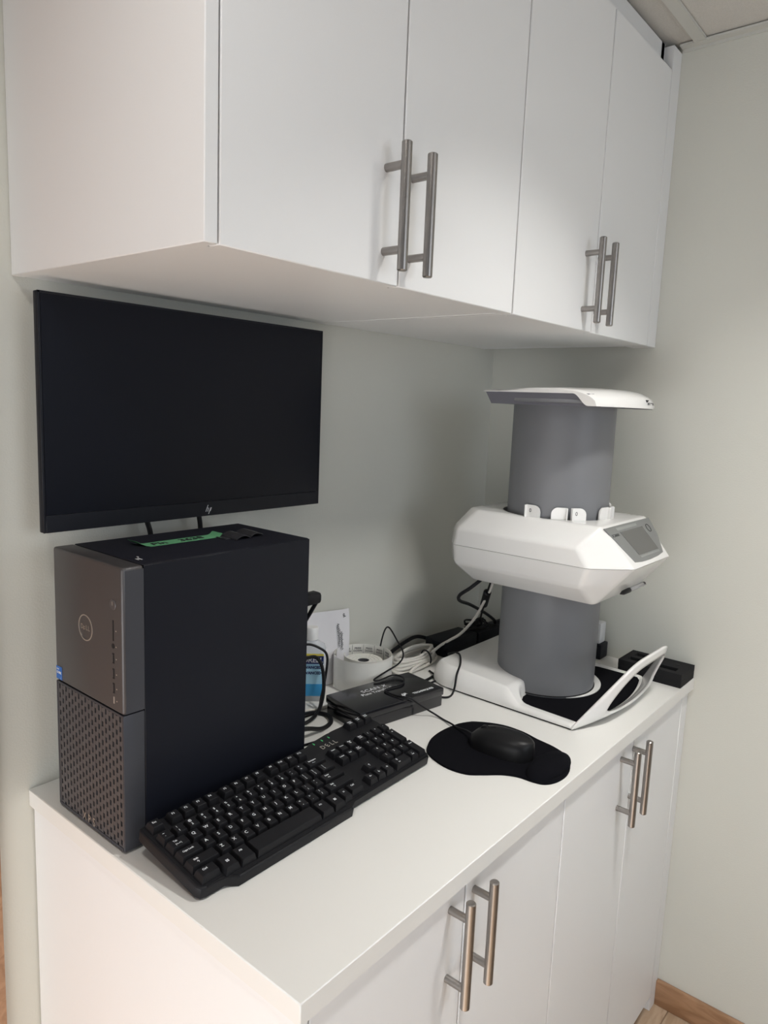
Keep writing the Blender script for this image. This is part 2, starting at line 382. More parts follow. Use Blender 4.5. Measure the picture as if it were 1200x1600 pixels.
for s, dy in (('D', .0085), ('E', .0028), ('L', -.0030), ('L', -.0082)):
    t_ = text('logo_letter', s, .0092, 'silver', pc, loc(FX, cy_+dy, cz_), LX, (0, .75 if s == 'E' else 0, 1), sx=.9)
b = B(); cyl(b, (PX+.001, -.219, Z(.319)), (PX-.0008, -.219, Z(.319)), .0068, n=28, ch=.0005); P('power_button', b, 'pc_grille')
b = B(); cyl(b, (PX-.0007, -.219, Z(.3185)), (PX-.0012, -.219, Z(.3185)), .0005, n=8); box(b, PX-.0011, PX-.0006, -.2195, -.2185, Z(.319), Z(.323)); P('power_mark', b, 'silver')
P('card_slot', bx(PX-.0003, PX+.002, -.2202, -.2178, Z(.2735), Z(.2995)), 'hole_black')
b = B(); cyl(b, (PX+.001, -.2185, Z(.267)), (PX-.0004, -.2185, Z(.267)), .0032, n=20); P('audio_jack', b, 'hole_black')
for zc in (.2515, .2320, .2135):
    u = P('usb_port', bx(PX-.0003, PX+.002, -.2205, -.2165, Z(zc-.0065), Z(zc+.0065)), 'hole_black')
    obj('tongue', bx(PX-.0005-pc.location.x, PX+.001-pc.location.x, -.2178-pc.location.y, -.2168-pc.location.y, zc-.005, zc+.0045), 'pc_grille', u)
P('usb_c_port', bx(PX-.0003, PX+.002, -.2198, -.2172, Z(.1935), Z(.2025), bev=.0004), 'silver')
for zc in (.287, .267, .2515, .232, .2135, .198): P('port_mark', bx(PX-.0002, PX+.001, -.2262, -.2242, Z(zc-.0006), Z(zc+.0006)), 'silver', sm=0)
st = P('blue_sticker', bx(PX-.0004, PX+.001, -.0875, -.0725, Z(.1860), Z(.2040), bev=.0002, seg=1), 'sticker_blue')
text('sticker_print', 'intel', .0035, 'white_print', pc, loc(PX-.0006, -.0775, .2005), LX, LY); text('sticker_print', 'CORE', .0045, 'white_print', pc, loc(PX-.0006, -.080, .1955), LX, LY, bold=.0001)
text('sticker_print', 'i', .003, 'white_print', pc, loc(PX-.0006, -.0845, .1885), LX, LY)
text('model_letters', 'X', .017, 'silver', pc, loc(FX-.0002, -.141, .0125), LX, LY, sx=.8); text('model_letters', 'P', .017, 'silver', pc, loc(FX-.0002, -.153, .0125), LX, LY, sx=.8); text('model_letters', 'S', .017, 'silver', pc, loc(FX-.0002, -.165, .0125), LX, LY, sx=.8)
lb = P('spec_label', bx(.047, .064, -.219, -.186, Z(.3669), Z(.3672)), 'pc_top', sm=0)
for i, (y0, y1) in enumerate(((-.212, -.204), (-.213, -.202), (-.198, -.194))): P('label_print', bx(.050+.004*i, .0515+.004*i, y0, y1, Z(.3671), Z(.3674)), 'white_print', sm=0)
# cables and plugs behind the tower
t = thing('tower_power_cable', (.375, -.185, H), 'thick black cable with a fat plug sticking out behind the tower', 'cable')
b = bx(.319, .352, -.200, -.170, Z(.238), Z(.266), bev=.004); box(b, .348, .394, -.197, -.175, Z(.243), Z(.263), bev=.006)
obj('plug', b, 'cable_black', t, True)
obj('cord', tube(B(), up([(.385, -.186, .252), (.398, -.182, .248), (.398, -.165, .22), (.385, -.13, .15), (.372, -.10, .06), (.37, -.075, .006), (.36, -.04, .005)]), .0035), 'cable_black', t, True)

# green tape and folded strap on top of the tower
tp = thing('masking_tape', (.16, -.141, H+.367), 'strip of green masking tape with handwriting on top of the tower', 'tape')
b = B(); n = 30
prev = None
for i in range(n+1):
    s = i/n; x = .093+.132*s; z = .3674 + (.006*(1-s/.10)**2 if s < .10 else 0) + (.005*((s-.93)/.07)**2 if s > .93 else 0)
    yc = -.128-.012*sst(.0, .12, s)
    row = [b.verts.new((x, yc+dy, Z(z)+dz)) for dy, dz in ((-.0125, 0), (.0125, 0), (.0125, .0003), (-.0125, .0003))]
    if prev:
        for k in range(4): b.faces.new((prev[k], prev[(k+1) % 4], row[(k+1) % 4], row[k]))
    else: b.faces.new(row)
    prev = row
b.faces.new(prev[::-1]); obj('tape', b, 'tape_green', tp, True)
text('handwriting', 'Pin', .020, 'ink', tp, (-.035, 0, .0009), (1, 0, 0), (0, 1, 0), shear=.2, bold=.0005)
text('handwriting', '3638', .021, 'ink', tp, (.018, .001, .0009), (1, .03, 0), (-.03, 1, 0), shear=.2, bold=.0005)
sr = thing('folded_strap', (.25, -.162, H+.367), 'shiny black folded strap lying beside the green tape', 'strap')
b = B(); prev = None
for i in range(41):
    s = i/40; x = .222+.058*s; z = .3675 + .0045*abs(math.sin(s*PI*2.0))**.8
    row = [b.verts.new((x+dx, -.163+.010*(s-.5)+dy, Z(z)+dz)) for dx, dy, dz in ((0, -.021, 0), (.006, .021, 0), (.006, .021, .0012), (0, -.021, .0012))]
    if prev:
        for k in range(4): b.faces.new((prev[k], prev[(k+1) % 4], row[(k+1) % 4], row[k]))
    else: b.faces.new(row)
    prev = row
b.faces.new(prev[::-1]); obj('strap_loop', b, 'strap_black', sr, True)
obj('strap_end', bx(.214, .232, -.172, -.150, Z(.3672), Z(.3684)), 'strap_black', sr, True)

# ------------------------------------------------------------------ monitor (mounted on the wall)
mo = thing('monitor', (.268, -.05, H+.382), 'black flat monitor, switched off, mounted on the wall over the tower', 'monitor')
def Q(name, bm, m, sm=40, par=mo): return obj(name, bm, m, par, True, sm)
mx0, mx1, mz0, mz1 = .0085, .524, .3815, .6965; yf = -.052
Q('housing', bx(mx0, mx1, yf+.0015, yf+.012, Z(mz0), Z(mz1), bev=.0015), 'monitor_black')
Q('back_cover', bx(mx0+.05, mx1-.05, yf+.012, yf+.034, Z(mz0+.03), Z(mz1-.04), bev=.008), 'monitor_black')
Q('screen', bx(mx0+.004, mx1-.004, yf+.0002, yf+.002, Z(.4055), Z(mz1-.003)), 'screen_off', 0)
b = B(); box(b, mx0, mx0+.0035, yf-.0003, yf+.002, Z(mz0), Z(mz1), bev=.0005, seg=1); box(b, mx1-.0035, mx1, yf-.0003, yf+.002, Z(mz0), Z(mz1), bev=.0005, seg=1); box(b, mx0, mx1, yf-.0003, yf+.002, Z(mz1-.003), Z(mz1), bev=.0005, seg=1)
Q('bezel', b, 'monitor_black'); Q('chin', bx(mx0+.0035, mx1-.0035, yf-.0008, yf+.002, Z(mz0), Z(.4050), bev=.0006, seg=1), 'monitor_black')
# slanted two-stroke logo
b = B()
def bar(b, x0, z0, x1, z1, w=.0011):
    vs = [(x0, z0), (x0+w, z0), (x1+w, z1), (x1, z1)]
    a_ = [b.verts.new((x, yf-.0012, Z(z))) for x, z in vs]; c_ = [b.verts.new((x, yf-.0006, Z(z))) for x, z in vs]
    b.faces.new(a_)
    for k in range(4): b.faces.new((a_[k], a_[(k+1) % 4], c_[(k+1) % 4], c_[k]))
lx, lz = .268, .3885
bar(b, lx, lz, lx+.0045, lz+.0105); bar(b, lx+.0035, lz, lx+.0055, lz+.0055); bar(b, lx+.0025, lz+.005, lx+.0055, lz+.0062, .001)
bar(b, lx+.0055, lz-.004, lx+.0095, lz+.0060); bar(b, lx+.0085, lz+.0002, lx+.0112, lz+.0060); bar(b, lx+.0090, lz+.0050, lx+.0105, lz+.0062, .001); bar(b, lx+.0065, lz, lx+.0088, lz+.0008, .001)
Q('logo', b, 'white_print', 0)
Q('wall_mount', bx(.215, .315, yf+.033, -.0005, Z(.50), Z(.60), bev=.002), 'monitor_black')
for i, (x, y, lab) in enumerate(((.263, -.040, 'black cable hanging from the middle of the monitor'), (.169, -.040, 'slanting black cable hanging from the left part of the monitor'))):
    dx = .006 if i else .002
    tag(obj('monitor_cable', tube(B(), up([(x, y, .415), (x, y-.002, .385), (x+dx, y-.004, .355), (x+dx*2, y, .28), (x+dx*2, y+.005, .12), (x+.02, y, .02), (x+.06, -.035, .0045), (x+.1, -.03, .0045)]), .0040), 'cable_black'), lab, 'cable')

# ------------------------------------------------------------------ keyboard
KU = .019; KX, KY, KZ, KR, KT, KG = .0245, -.2709, .0461, .012, .1812, .0048
kb = thing('keyboard', (KX, KY, H), 'black full-size keyboard with white legends in front of the tower', 'keyboard', rz=KR)
KM = Matrix.Translation((0, 0, KZ)) @ Matrix.Rotation(KT, 4, 'X')
def ky(row): return -(row*.019 + (KG if row > .3 else 0))
def kout(rr, rb, rp, xl, xr, f0, f1, d=0):
    y = lambda r: -(r*.019)
    return [(xl*KU, y(rr+.35)), ((xl+.1)*KU, y(rr+.1)), ((xl+.35)*KU, y(rr)), (15.2*KU, y(rr)), (15.7*KU, y(rb)), (18.0*KU, y(rb)), (18.5*KU, y(rp)), ((xr-.3)*KU, y(rp)), (xr*KU, y(rp+.3)), (xr*KU, y(f0-.3)), ((xr-.3)*KU, y(f0)), ((13.4-d)*KU, y(f0)), ((12.9-d)*KU, y(f1)), ((2.3+d)*KU, y(f1)), ((1.6+d)*KU, y(f0)), ((xl+.5)*KU, y(f0)), ((xl+.15)*KU, y(f0-.12)), (xl*KU, y(f0-.45))][::-1]
b = prism(B(), kout(-.75, -1.15, -1.40, -.30, 23.3, 6.00, 6.55), -.0235, -.0095, bev=.0025, seg=3, mtx=KM)
obj('case', b, 'kb_black', kb)
b = prism(B(), kout(-.62, -1.0, -1.28, -.17, 23.15, 5.86, 6.38, .02), -.0096, -.0088, mtx=KM); obj('deck', b, 'key_black', kb)
for x in (1.5, 20.5): obj('foot', bx(x*KU-.008, x*KU+.008, -.010, .0, 0, KZ-.023), 'kb_black', kb)
KEY = {}
def keymesh(w, h):
    k = (round(w, 3), round(h, 3))
    if k in KEY: return KEY[k]
    b = B(); hw, hh = w*KU/2-.0007, h*.019/2-.0007; i1, i2 = .0022, .0028
    L = [(hw, hh, 0, -.0090), (hw-.0004, hh-.0004, 0, -.0070), (hw-i1, hh-i1, .0006, -.0006), (hw-i2, hh-i2, .0006, 0)]
    rings = []
    for a, c, o_, z in L: rings.append([b.verts.new(p) for p in ((-a, -c+o_, z), (a, -c+o_, z), (a, c+o_, z), (-a, c+o_, z))])
    for r0, r1 in zip(rings, rings[1:]):
        for i in range(4): b.faces.new((r0[i], r0[(i+1) % 4], r1[(i+1) % 4], r1[i]))
    b.faces.new(rings[-1])
    me = bpy.data.meshes.new('key'); b.to_mesh(me); b.free(); me.materials.append(M['key_black']); KEY[k] = me; return me
def key(cx, row, w=1, h=1, leg=(), cy=None):
    o = bpy.data.objects.new('key', keymesh(w, h)); C.objects.link(o); o.parent = kb
    y = ky(row) if cy is None else cy
    o.matrix_local = KM @ Matrix.Translation((cx*KU, y, 0))
    for s, size, dx, dy in leg:
        text('key_legend', s, size, 'legend', o, (dx*KU-(0 if w < 1.2 else (w-1)*KU*.36), dy*KU, .00015), (1, 0, 0), (0, 1, 0), ext=.00005, bold=.00008)
    return o
BL = .0062; SM = .0036
key(.55, 0, leg=[('Esc', .0042, -.05, .1)], cy=.001)
for i in range(12):
    key(2.0+i+(i//4)*.32, 0, leg=[('F%d' % (i+1), .0046, -.05, .1)], cy=.001)
for i, (a, c) in enumerate(zip('`1234567890-=', '~!@#$%^&*()_+')): key(.5+i, 1, leg=[(a, .0050, -.12, -.15), (c, .0046, -.12, .18)])
key(14, 1, 2, leg=[('Backspace', SM, .15, .15), ('<---', SM, .1, -.12)])
key(.75, 2, 1.5, leg=[('Tab', SM, 0, .18), ('|<-->|', SM, .08, -.1)])
for i, a in enumerate('QWERTYUIOP'): key(2+i, 2, leg=[(a, BL, -.1, .08)])
for i, (a, c) in enumerate(('[{', ']}')): key(12+i, 2, leg=[(a, .005, -.1, -.13), (c, .005, -.1, .18)])
key(14.25, 2, 1.5, leg=[('\\', .005, -.1, -.12), ('|', .005, -.1, .18)])
key(.875, 3, 1.75, leg=[('Caps Lock', SM, .18, .1)])
for i, a in enumerate('ASDFGHJKL'): key(2.25+i, 3, leg=[(a, BL, -.1, .08)])
for i, (a, c) in enumerate((';:', "'\"")): key(11.25+i, 3, leg=[(a, .005, -.1, -.13), (c, .005, -.1, .18)])
key(13.875, 3, 2.25, leg=[('Enter', SM, 0, .15), ('<-|', SM, 0, -.1)])
key(1.125, 4, 2.25, leg=[('Shift', SM, 0, .15), ('\u2191', .005, .02, -.12)])
for i, a in enumerate('ZXCVBNM'): key(2.75+i, 4, leg=[(a, BL, -.1, .08)])
for i, (a, c) in enumerate((',<', '.>', '/?')): key(9.75+i, 4, leg=[(a, .005, -.1, -.13), (c, .005, -.1, .18)])
key(13.625, 4, 2.75, leg=[('Shift', SM, 0, .15), ('\u2191', .005, .02, -.12)])
def win(k, dx=-.05, dy=.02):
    b = B(); cyl(b, (dx*KU, dy*KU, 0), (dx*KU, dy*KU, .0002), .0036, n=20); obj('key_emblem_disc', b, 'kb_black', k, sm=0)
    b = B()
    for sx in (-1, 1):
        for sy in (-1, 1): box(b, dx*KU+sx*.0011-.0009, dx*KU+sx*.0011+.0009, dy*KU+sy*.0010-.0008, dy*KU+sy*.0010+.0008, .0002, .0004)
    obj('key_emblem', b, 'legend', k, sm=0)
r5 = ky(5)
key(.75, 5, 1.5, leg=[('Ctrl', .004, .05, .15)]); win(key(2.15, 5, 1.2, 1.35, cy=r5-.0033)); key(3.4, 5, 1.25, 1.4, leg=[('Alt', .004, 0, .25)], cy=r5-.0038)
key(7.05, 5, 6.0, 1.4, cy=r5-.0038); key(10.7, 5, 1.25, 1.4, leg=[('Alt', .004, 0, .25)], cy=r5-.0038); win(key(11.95, 5, 1.2, 1.4, cy=r5-.0038))
key(13.05, 5, .95, 1.2, leg=[('\u25a4' if False else '=', .006, 0, .1)], cy=r5-.002); key(14.28, 5, 1.45, leg=[('Ctrl', .004, .05, .15)])
for i, row in enumerate(((('Insert',), ('Home',), ('Page\nUp',)), (('Delete',), ('End',), ('Page\nDown',)))):
    for j, s in enumerate(row): key(16.2+j, 1+i, leg=[(s[0], .0033, -.02, .12)])
key(17.2, 4, leg=[('\u2191', .006, 0, .05)]); key(16.2, 5, leg=[('\u2190', .006, 0, .05)]); key(17.2, 5, leg=[('\u2193', .006, 0, .05)]); key(18.2, 5, leg=[('\u2192', .006, 0, .05)])
NP = 19.5
for i, s in enumerate(('Num\nLock', '/', '*', '-')): key(NP+i, 1, leg=[(s, .0033 if i == 0 else .005, -.02, .1)])
for r, row in enumerate(('789', '456', '123')):
    for i, s in enumerate(row): key(NP+i, 2+r, leg=[(s, .0052, -.05, .15)])
key(NP+3, 2.5, 1, 2, leg=[('+', .006, 0, .5)]); key(NP+3, 4.5, 1, 2, leg=[('Enter', .0034, 0, .5)])
key(NP+.5, 5, 2, leg=[('0', .0052, 0, .18), ('Ins', .0033, 0, -.12)]); key(NP+2, 5, leg=[('.', .006, -.05, .15), ('Del', .0033, -.05, -.12)])
for i, s in enumerate(('PrtScn\nSysRq', 'Scroll\nLock', 'Pause\nBreak')): key(20.35+i, 0, leg=[(s, .0030, 0, .1)], cy=.0140)
def kpt(x, row, dz): return KM @ Vector((x*KU, -row*.019, dz))
kx = (KM.to_3x3() @ Vector((1, 0, 0))); kyv = (KM.to_3x3() @ Vector((0, 1, 0)))
for s, dx in (('D', 0), ('E', .52), ('L', 1.02), ('L', 1.45)):
    text('brand_letter', s, .0115, 'silver', kb, kpt(16.3+dx, -.02, -.0085), kx if s != 'E' else (kx+kyv*.4), kyv if s != 'E' else (kyv-kx*.5), bold=.0002)
for x in (15.95, 16.9, 17.7):
    b = B(); p_ = kpt(x, -.78, -.0086); box(b, p_.x-.0006, p_.x+.0006, p_.y-.0022, p_.y+.0022, p_.z-.0006, p_.z+.0006); obj('indicator', b, 'led_green', kb, sm=0)
tag(obj('keyboard_cable', tube(B(), up([(.365, -.240, .030), (.362, -.218, .020), (.352, -.196, .010), (.344, -.16, .0025), (.345, -.10, .0025), (.36, -.03, .0025)]), .0022), 'cable_black'), 'thin black keyboard cord running back beside the tower', 'cable')

# ------------------------------------------------------------------ mouse pad and mouse
pts = [(.510, -.339), (.541, -.326), (.583, -.322), (.632, -.330), (.657, -.352), (.675, -.389), (.676, -.429), (.668, -.461), (.662, -.495), (.648, -.526), (.623, -.545), (.590, -.555), (.560, -.553), (.540, -.543), (.533, -.526), (.530, -.500), (.518, -.478), (.497, -.457), (.480, -.436), (.475, -.405), (.483, -.372), (.495, -.350)]
mp = thing('mouse_pad', (.575, -.43, H), 'black mouse pad with a round wrist rest near the counter edge', 'mouse pad')
ol = [(p.x, p.y) for p in cat([(x, y, 0) for x, y in pts][::-1], 4, True)]
obj('pad', prism(B(), ol, Z(.0), Z(.0035), bev=.0012), 'pad_black', mp, True)
b = B(); cx_, cy_, rx, ry = .590, -.523, .058, .027; prev = None; n = 40
rings = []
for k in range(8):
    a = k/7*PI/2; rings.append([b.verts.new((cx_+rx*math.cos(a)**.6*math.cos(2*PI*i/n) if k < 7 else cx_, cy_+ry*(math.cos(a)**.6 if k < 7 else 0)*math.sin(2*PI*i/n), Z(.003+.013*math.sin(a)))) for i in range(n)])
for r0, r1 in zip(rings, rings[1:]):
    for i in range(n): b.faces.new((r0[i], r0[(i+1) % n], r1[(i+1) % n], r1[i]))
bmesh.ops.remove_doubles(b, verts=b.verts, dist=.0001); obj('wrist_rest', b, 'pad_black', mp, True)
ms = thing('computer_mouse', (.586, -.437, H+.0036), 'black wired mouse resting on the mouse pad', 'mouse', rz=math.radians(6))
def mouse_sec(s):   # s 0 rear .. 1 front: half width, height
    w_ = .031*(1-abs(2*s-1)**3.2)**.5*(1-.10*s+.02) ; h_ = .037*(1-abs((s-.42)/.60)**2.6)**.5 if abs((s-.42)/.60) < 1 else 0
    return w_, max(h_, .002)
b = B(); n = 24; rings = []
for k in range(33):
    s = .002+.996*k/32; w_, h_ = mouse_sec(s); y = -.057+.114*s; ring = []
    for i in range(n+1):
        a = PI*i/n; ca, sa = math.cos(a), math.sin(a)
        ring.append(b.verts.new((w_*math.copysign(abs(ca)**.72, ca), y, h_*sa**.62 if sa > 1e-6 else 0)))
    rings.append(ring)
for r0, r1 in zip(rings, rings[1:]):
    for i in range(n): b.faces.new((r0[i], r0[i+1], r1[i+1], r1[i]))
    b.faces.new((r0[0], r1[0], r1[n], r0[n]))
b.faces.new(rings[0]); b.faces.new(rings[-1][::-1]); obj('shell', b, 'mouse_black', ms, sm=60)
b = B(); cyl(b, (-.0035, .031, .0275), (.0035, .031, .0275), .0080, n=24, ch=.001); obj('scroll_wheel', b, 'cable_black', ms)
b = tube(B(), [(0, .012, .0365), (0, .020, .0352), (0, .036, .0305), (0, .048, .0215), (0, .054, .012)], .0006, n=6); obj('button_seam', b, 'hole_black', ms)
tag(obj('mouse_cable', tube(B(), up([(.580, -.384, .016), (.592, -.362, .012), (.601, -.338, .0065), (.609, -.318, .0050), (.618, -.296, .0022), (.619, -.275, .006), (.600, -.258, .022), (.578, -.246, .0405), (.572, -.220, .0392), (.575, -.190, .0387), (.595, -.188, .0387), (.626, -.192, .0387), (.652, -.172, .0387), (.648, -.150, .0387), (.608, -.148, .0387), (.602, -.140, .0395), (.640, -.137, .044), (.688, -.134, .050), (.718, -.119, .060), (.737, -.086, .075), (.750, -.055, .091), (.742, -.050, .091), (.728, -.052, .07), (.722, -.050, .03), (.74, -.04, .004)]), .0017, k=7), 'cable_black'), 'thin black mouse cord looping over the transfer box and up beside the label roll', 'cable')

# ------------------------------------------------------------------ plate transfer box
tb = thing('transfer_box', (.580, -.189, H), 'glossy black lidded plate transfer box with white lettering', 'box', rz=math.radians(-9.5))
w2, d2 = .103, .051
obj('base', bx(-w2+.002, w2-.002, -d2+.002, d2-.002, 0, .026, bev=.0015), 'box_black', tb)
b = B(); box(b, -w2, w2, -d2, d2, .022, .0365, bev=.0018, seg=2); obj('lid', b, 'box_black', tb)
text('lid_print', 'SCAN', .0135, 'white_print', tb, (.002, .022, .0367), (1, 0, 0), (0, 1, 0), sx=1.25, align='RIGHT'); text('lid_print', 'X', .0135, 'white_print', tb, (.012, .022, .0367), (1, 0, 0), (0, 1, 0), shear=.3)
text('lid_print', 'Plate Transfer Box', .0115, 'white_print', tb, (-.008, .009, .0367), (1, 0, 0), (0, 1, 0))
text('lid_print', 'AIR', .0085, 'white_print', tb, (.018, -.030, .0367), (1, 0, 0), (0, 1, 0), bold=.0003); text('lid_print', 'TECHNIQUES', .0085, 'white_print', tb, (.060, -.038, .0367), (1, 0, 0), (0, 1, 0), bold=.0002)
b = B()
for i in range(3): box(b, .008, .0105+.004*i, -.042+.0035*i, -.040+.0035*i, .0364, .0367)
obj('lid_mark', b, 'white_print', tb, sm=0)

# ------------------------------------------------------------------ label roll
lr = thing('label_roll', (.642, -.075, H), 'unrolled white label tape standing in a ring around its roll', 'label roll')
b = B(); hgt = .064; th = .0006; prev = None; N = 90
def spiral(s):
    if s < .80: a = math.radians(-60) - 2*PI*(s/.80)*.98; r = .0600 - .0015*(s/.8)
    else:
        t_ = (s-.80)/.20; a = math.radians(-60) - 2*PI*.98 - t_*PI*1.0; r = .0585 - .021*t_
    return a, r
rowsP = []
for i in range(N+1):
    a, r = spiral(i/N); z0 = .002
    row = [b.verts.new((rr*math.cos(a), rr*math.sin(a), z)) for rr, z in ((r, z0), (r+th, z0), (r+th, z0+hgt), (r, z0+hgt))]
    if prev:
        for k in range(4): b.faces.new((prev[k], prev[(k+1) % 4], row[(k+1) % 4], row[k]))
    else: b.faces.new(row)
    prev = row
b.faces.new(prev[::-1]); obj('label_strip', b, 'paper_tape', lr)
rc = (.004, .002, .004)
b = B()
prof = []
for k in range(7): r = .0125+.0038*k; prof += [(r, .047+.0008*(k % 2)), (r+.0034, .047+.0008*(k % 2)), (r+.0036, .0455)]
lathe(b, [(.012, 0), (.012, .047)] + prof + [(.0372, .044), (.0372, 0)], rc); obj('wound_roll', b, 'paper_tape', lr)
b = lathe(B(), [(.0118, 0), (.0118, .046), (.0105, .046), (.0105, 0)], rc); obj('core', b, 'print_grey', lr)
for i in range(9):
    a = math.radians(-18 + i*23.5); r = .0582
    X = (math.sin(a), -math.cos(a), 0); o_ = (r*math.cos(a), r*math.sin(a), .054)
    text('label_print', 'PRESS\nDOWN', .0056, 'print_grey', lr, o_, X, (0, 0, 1), ext=.00003, bold=.00012)
    a2 = a + math.radians(11.7); b = bx(-.0003, .0003, -.0002, .0004, .014, .065, mtx=Matrix.Translation((.0584*math.cos(a2), .0584*math.sin(a2), 0)) @ Matrix.Rotation(a2, 4, 'Z')); obj('label_edge', b, 'panel_light', lr, sm=0)

# envelope leaning on the wall
ev = thing('envelope', (.585, -.012, H), 'white paper envelope with scribbled ink leaning on the wall behind the label roll', 'envelope')
b = B(); nx, nz = 16, 16; gr = {}
for s_ in (0, 1):
    for i in range(nx+1):
        for j in range(nz+1):
            u_, v_ = i/nx, j/nz; x = .505+.155*u_ + .008*(v_-.5)*u_; z = .001 + (.156-.014*u_)*v_
            y = -.024 + .018*v_ + .0022*math.sin(u_*7+v_*5) - (.0012 if s_ == 0 else 0) - .003
            gr[s_, i, j] = b.verts.new((x, y, Z(z)))
for i in range(nx):
    for j in range(nz):
        b.faces.new((gr[0, i, j], gr[0, i+1, j], gr[0, i+1, j+1], gr[0, i, j+1])); b.faces.new((gr[1, i, j], gr[1, i, j+1], gr[1, i+1, j+1], gr[1, i+1, j]))
for i in range(nx):
    for j in (0, nz): b.faces.new((gr[0, i, j], gr[1, i, j], gr[1, i+1, j], gr[0, i+1, j]))
for j in range(nz):
    for i in (0, nx): b.faces.new((gr[0, i, j], gr[0, i, j+1], gr[1, i, j+1], gr[1, i, j]))
obj('paper', b, 'envelope', ev, True, 80)
for k, (x, z0, z1) in enumerate(((.628, .070, .118), (.636, .062, .100), (.647, .128, .136))):
    q_ = []; n_ = int((z1-z0)/.0022)+3
    for i in range(n_+1): v_ = (z0+(z1-z0)*i/n_)/.150; q_.append((x+(.0045 if i % 2 else -.0035)*random.uniform(.4, 1.3), -.0297+.018*v_, Z(z0+(z1-z0)*i/n_)))
    obj('ink_scribble', tube(B(), q_, .00045, n=5, k=3), 'ink', ev, True)

# sanitizer bottle
bo = thing('sanitizer_bottle', (.516, -.052, H), 'clear hand sanitizer bottle with a blue label between tower and label roll', 'bottle', rz=math.radians(-46))
def rloft(secs, n=6):
    b = B(); rings = []
    for hx, hy, r, z in secs: rings.append([b.verts.new((x, y, z)) for x, y in rrect(-hx, hx, -hy, hy, r, n)])
    for r0, r1 in zip(rings, rings[1:]):
        m_ = len(r0)
        for i in range(m_): b.faces.new((r0[i], r0[(i+1) % m_], r1[(i+1) % m_], r1[i]))
    b.faces.new(rings[0][::-1]); b.faces.new(rings[-1]); return b
obj('bottle_body', rloft([(.026, .014, .010, 0), (.028, .0155, .011, .003), (.028, .0155, .011, .102), (.026, .014, .011, .109), (.016, .012, .010, .115), (.011, .011, .0105, .118), (.011, .011, .0105, .121)]), 'clear_plastic', bo)
obj('cap', rloft([(.0125, .0125, .012, .1205), (.0125, .0125, .012, .142), (.011, .011, .0105, .144)]), 'cap_white', bo)
obj('label_ground', bx(-.024, .024, -.0166, -.0158, .012, .096, bev=.0003, seg=1), 'label_lightblue', bo)
obj('label_band', bx(-.024, .024, -.0170, -.0162, .076, .092), 'label_navy', bo); obj('label_stripe', bx(-.024, .024, -.0170, -.0162, .092, .096), 'label_yellow', bo); obj('label_wave', bx(-.024, .024, -.0170, -.0162, .012, .036), 'label_blue', bo)
for s, z, sz, m_ in (('PURELL', .0835, .0135, 'white_print'), ('ADVANCED', .069, .0075, 'label_navy'), ('ADVANCED', .058, .0075, 'label_navy')):
    text('label_print', s, sz, m_, bo, (0, -.0171, z), (1, 0, 0), (0, 0, 1), shear=.15 if s == 'PURELL' else 0, bold=.0003)

# ------------------------------------------------------------------ cables on the counter
t = thing('white_cable_bundle', (.83, -.085, H), 'coiled white network cable tied with a black band, running up to the scanner', 'cable')
for k in range(5):
    c0 = Vector((.812, -.078, 0)); ax = Vector((.99, .10, 0)).normalized(); ay = Vector((-ax.y, ax.x, 0)); q_ = []
    for i in range(16):
        a = 2*PI*i/16; L_ = .080-.003*k; wd = .035-.0035*k
        p = c0 + ax*(L_*math.cos(a)) + ay*(wd*math.sin(a)+.002*(k % 2)); q_.append((p.x, p.y, Z(.0058+.0056*k+.002*math.sin(3*a+k))))
    obj('coil_loop', tube(B(), q_, .0032, n=8, k=4, closed=True), 'cable_white', t, True)
obj('lead', tube(B(), up([(.84, -.108, .030), (.885, -.098, .032), (.910, -.105, .040), (.925, -.125, .058), (.922, -.160, .101), (.908, -.190, .147), (.889, -.218, .190), (.878, -.232, .224)]), .0032), 'cable_white', t, True)
obj('lead', tube(B(), up([(.80, -.112, .016), (.757, -.1145, .010), (.700, -.1395, .0035)][:2]+[(.700, -.142, .0035), (.645, -.1420, .0035), (.595, -.126, .0035), (.55, -.108, .0035), (.49, -.105, .0035), (.43, -.08, .0035)]), .0032), 'cable_white', t, True)
b = B(); q_ = []
for i in range(12): a = 2*PI*i/12; q_.append((.822-.004*math.sin(a), -.104+.013*math.cos(a), Z(.0200+.0175*math.sin(a))))
obj('tie', tube(b, q_, .0018, closed=True), 'cable_black', t, True)
def cab(name, pts, r, lab, k=6): return tag(obj(name, tube(B(), up(pts), r, k=k), 'cable_black'), lab, 'cable')
cab('adapter_cord', [(.905, -.100, .018), (.880, -.125, .016), (.858, -.140, .030), (.835, -.180, .0455), (.790, -.215, .0455), (.752, -.232, .035), (.738, -.238, .014), (.724, -.241, .0024), (.706, -.240, .0022), (.698, -.222, .0022), (.703, -.19, .0022)], .0021, 'thin black cord draped over the corner of the scanner base')
cab('adapter_cord', [(.93, -.042, .020), (.90, -.020, .030), (.86, -.016, .026), (.81, -.018, .016), (.76, -.022, .006), (.70, -.010, .006)], .0045, 'thick black cord along the wall behind the white cable bundle')
cab('adapter_cord', [(.912, -.110, .006), (.868, -.127, .0032), (.80, -.152, .0032), (.735, -.160, .0032), (.71, -.150, .0032)], .0030, 'black cord lying between the transfer box and the scanner base')
cab('adapter_cord', [(.80, -.130, .0022), (.775, -.170, .0022), (.735, -.172, .0022), (.705, -.165, .0022)], .0021, 'short black cord loop beside the right end of the transfer box')
cab('tower_cable', [(.319, -.13, .115), (.40, -.095, .125), (.480, -.072, .122), (.505, -.088, .112), (.512, -.098, .098), (.508, -.100, .065), (.498, -.100, .025), (.478, -.108, .0026), (.43, -.105, .0026)], .0024, 'thin black cable bowing in front of the sanitizer bottle')
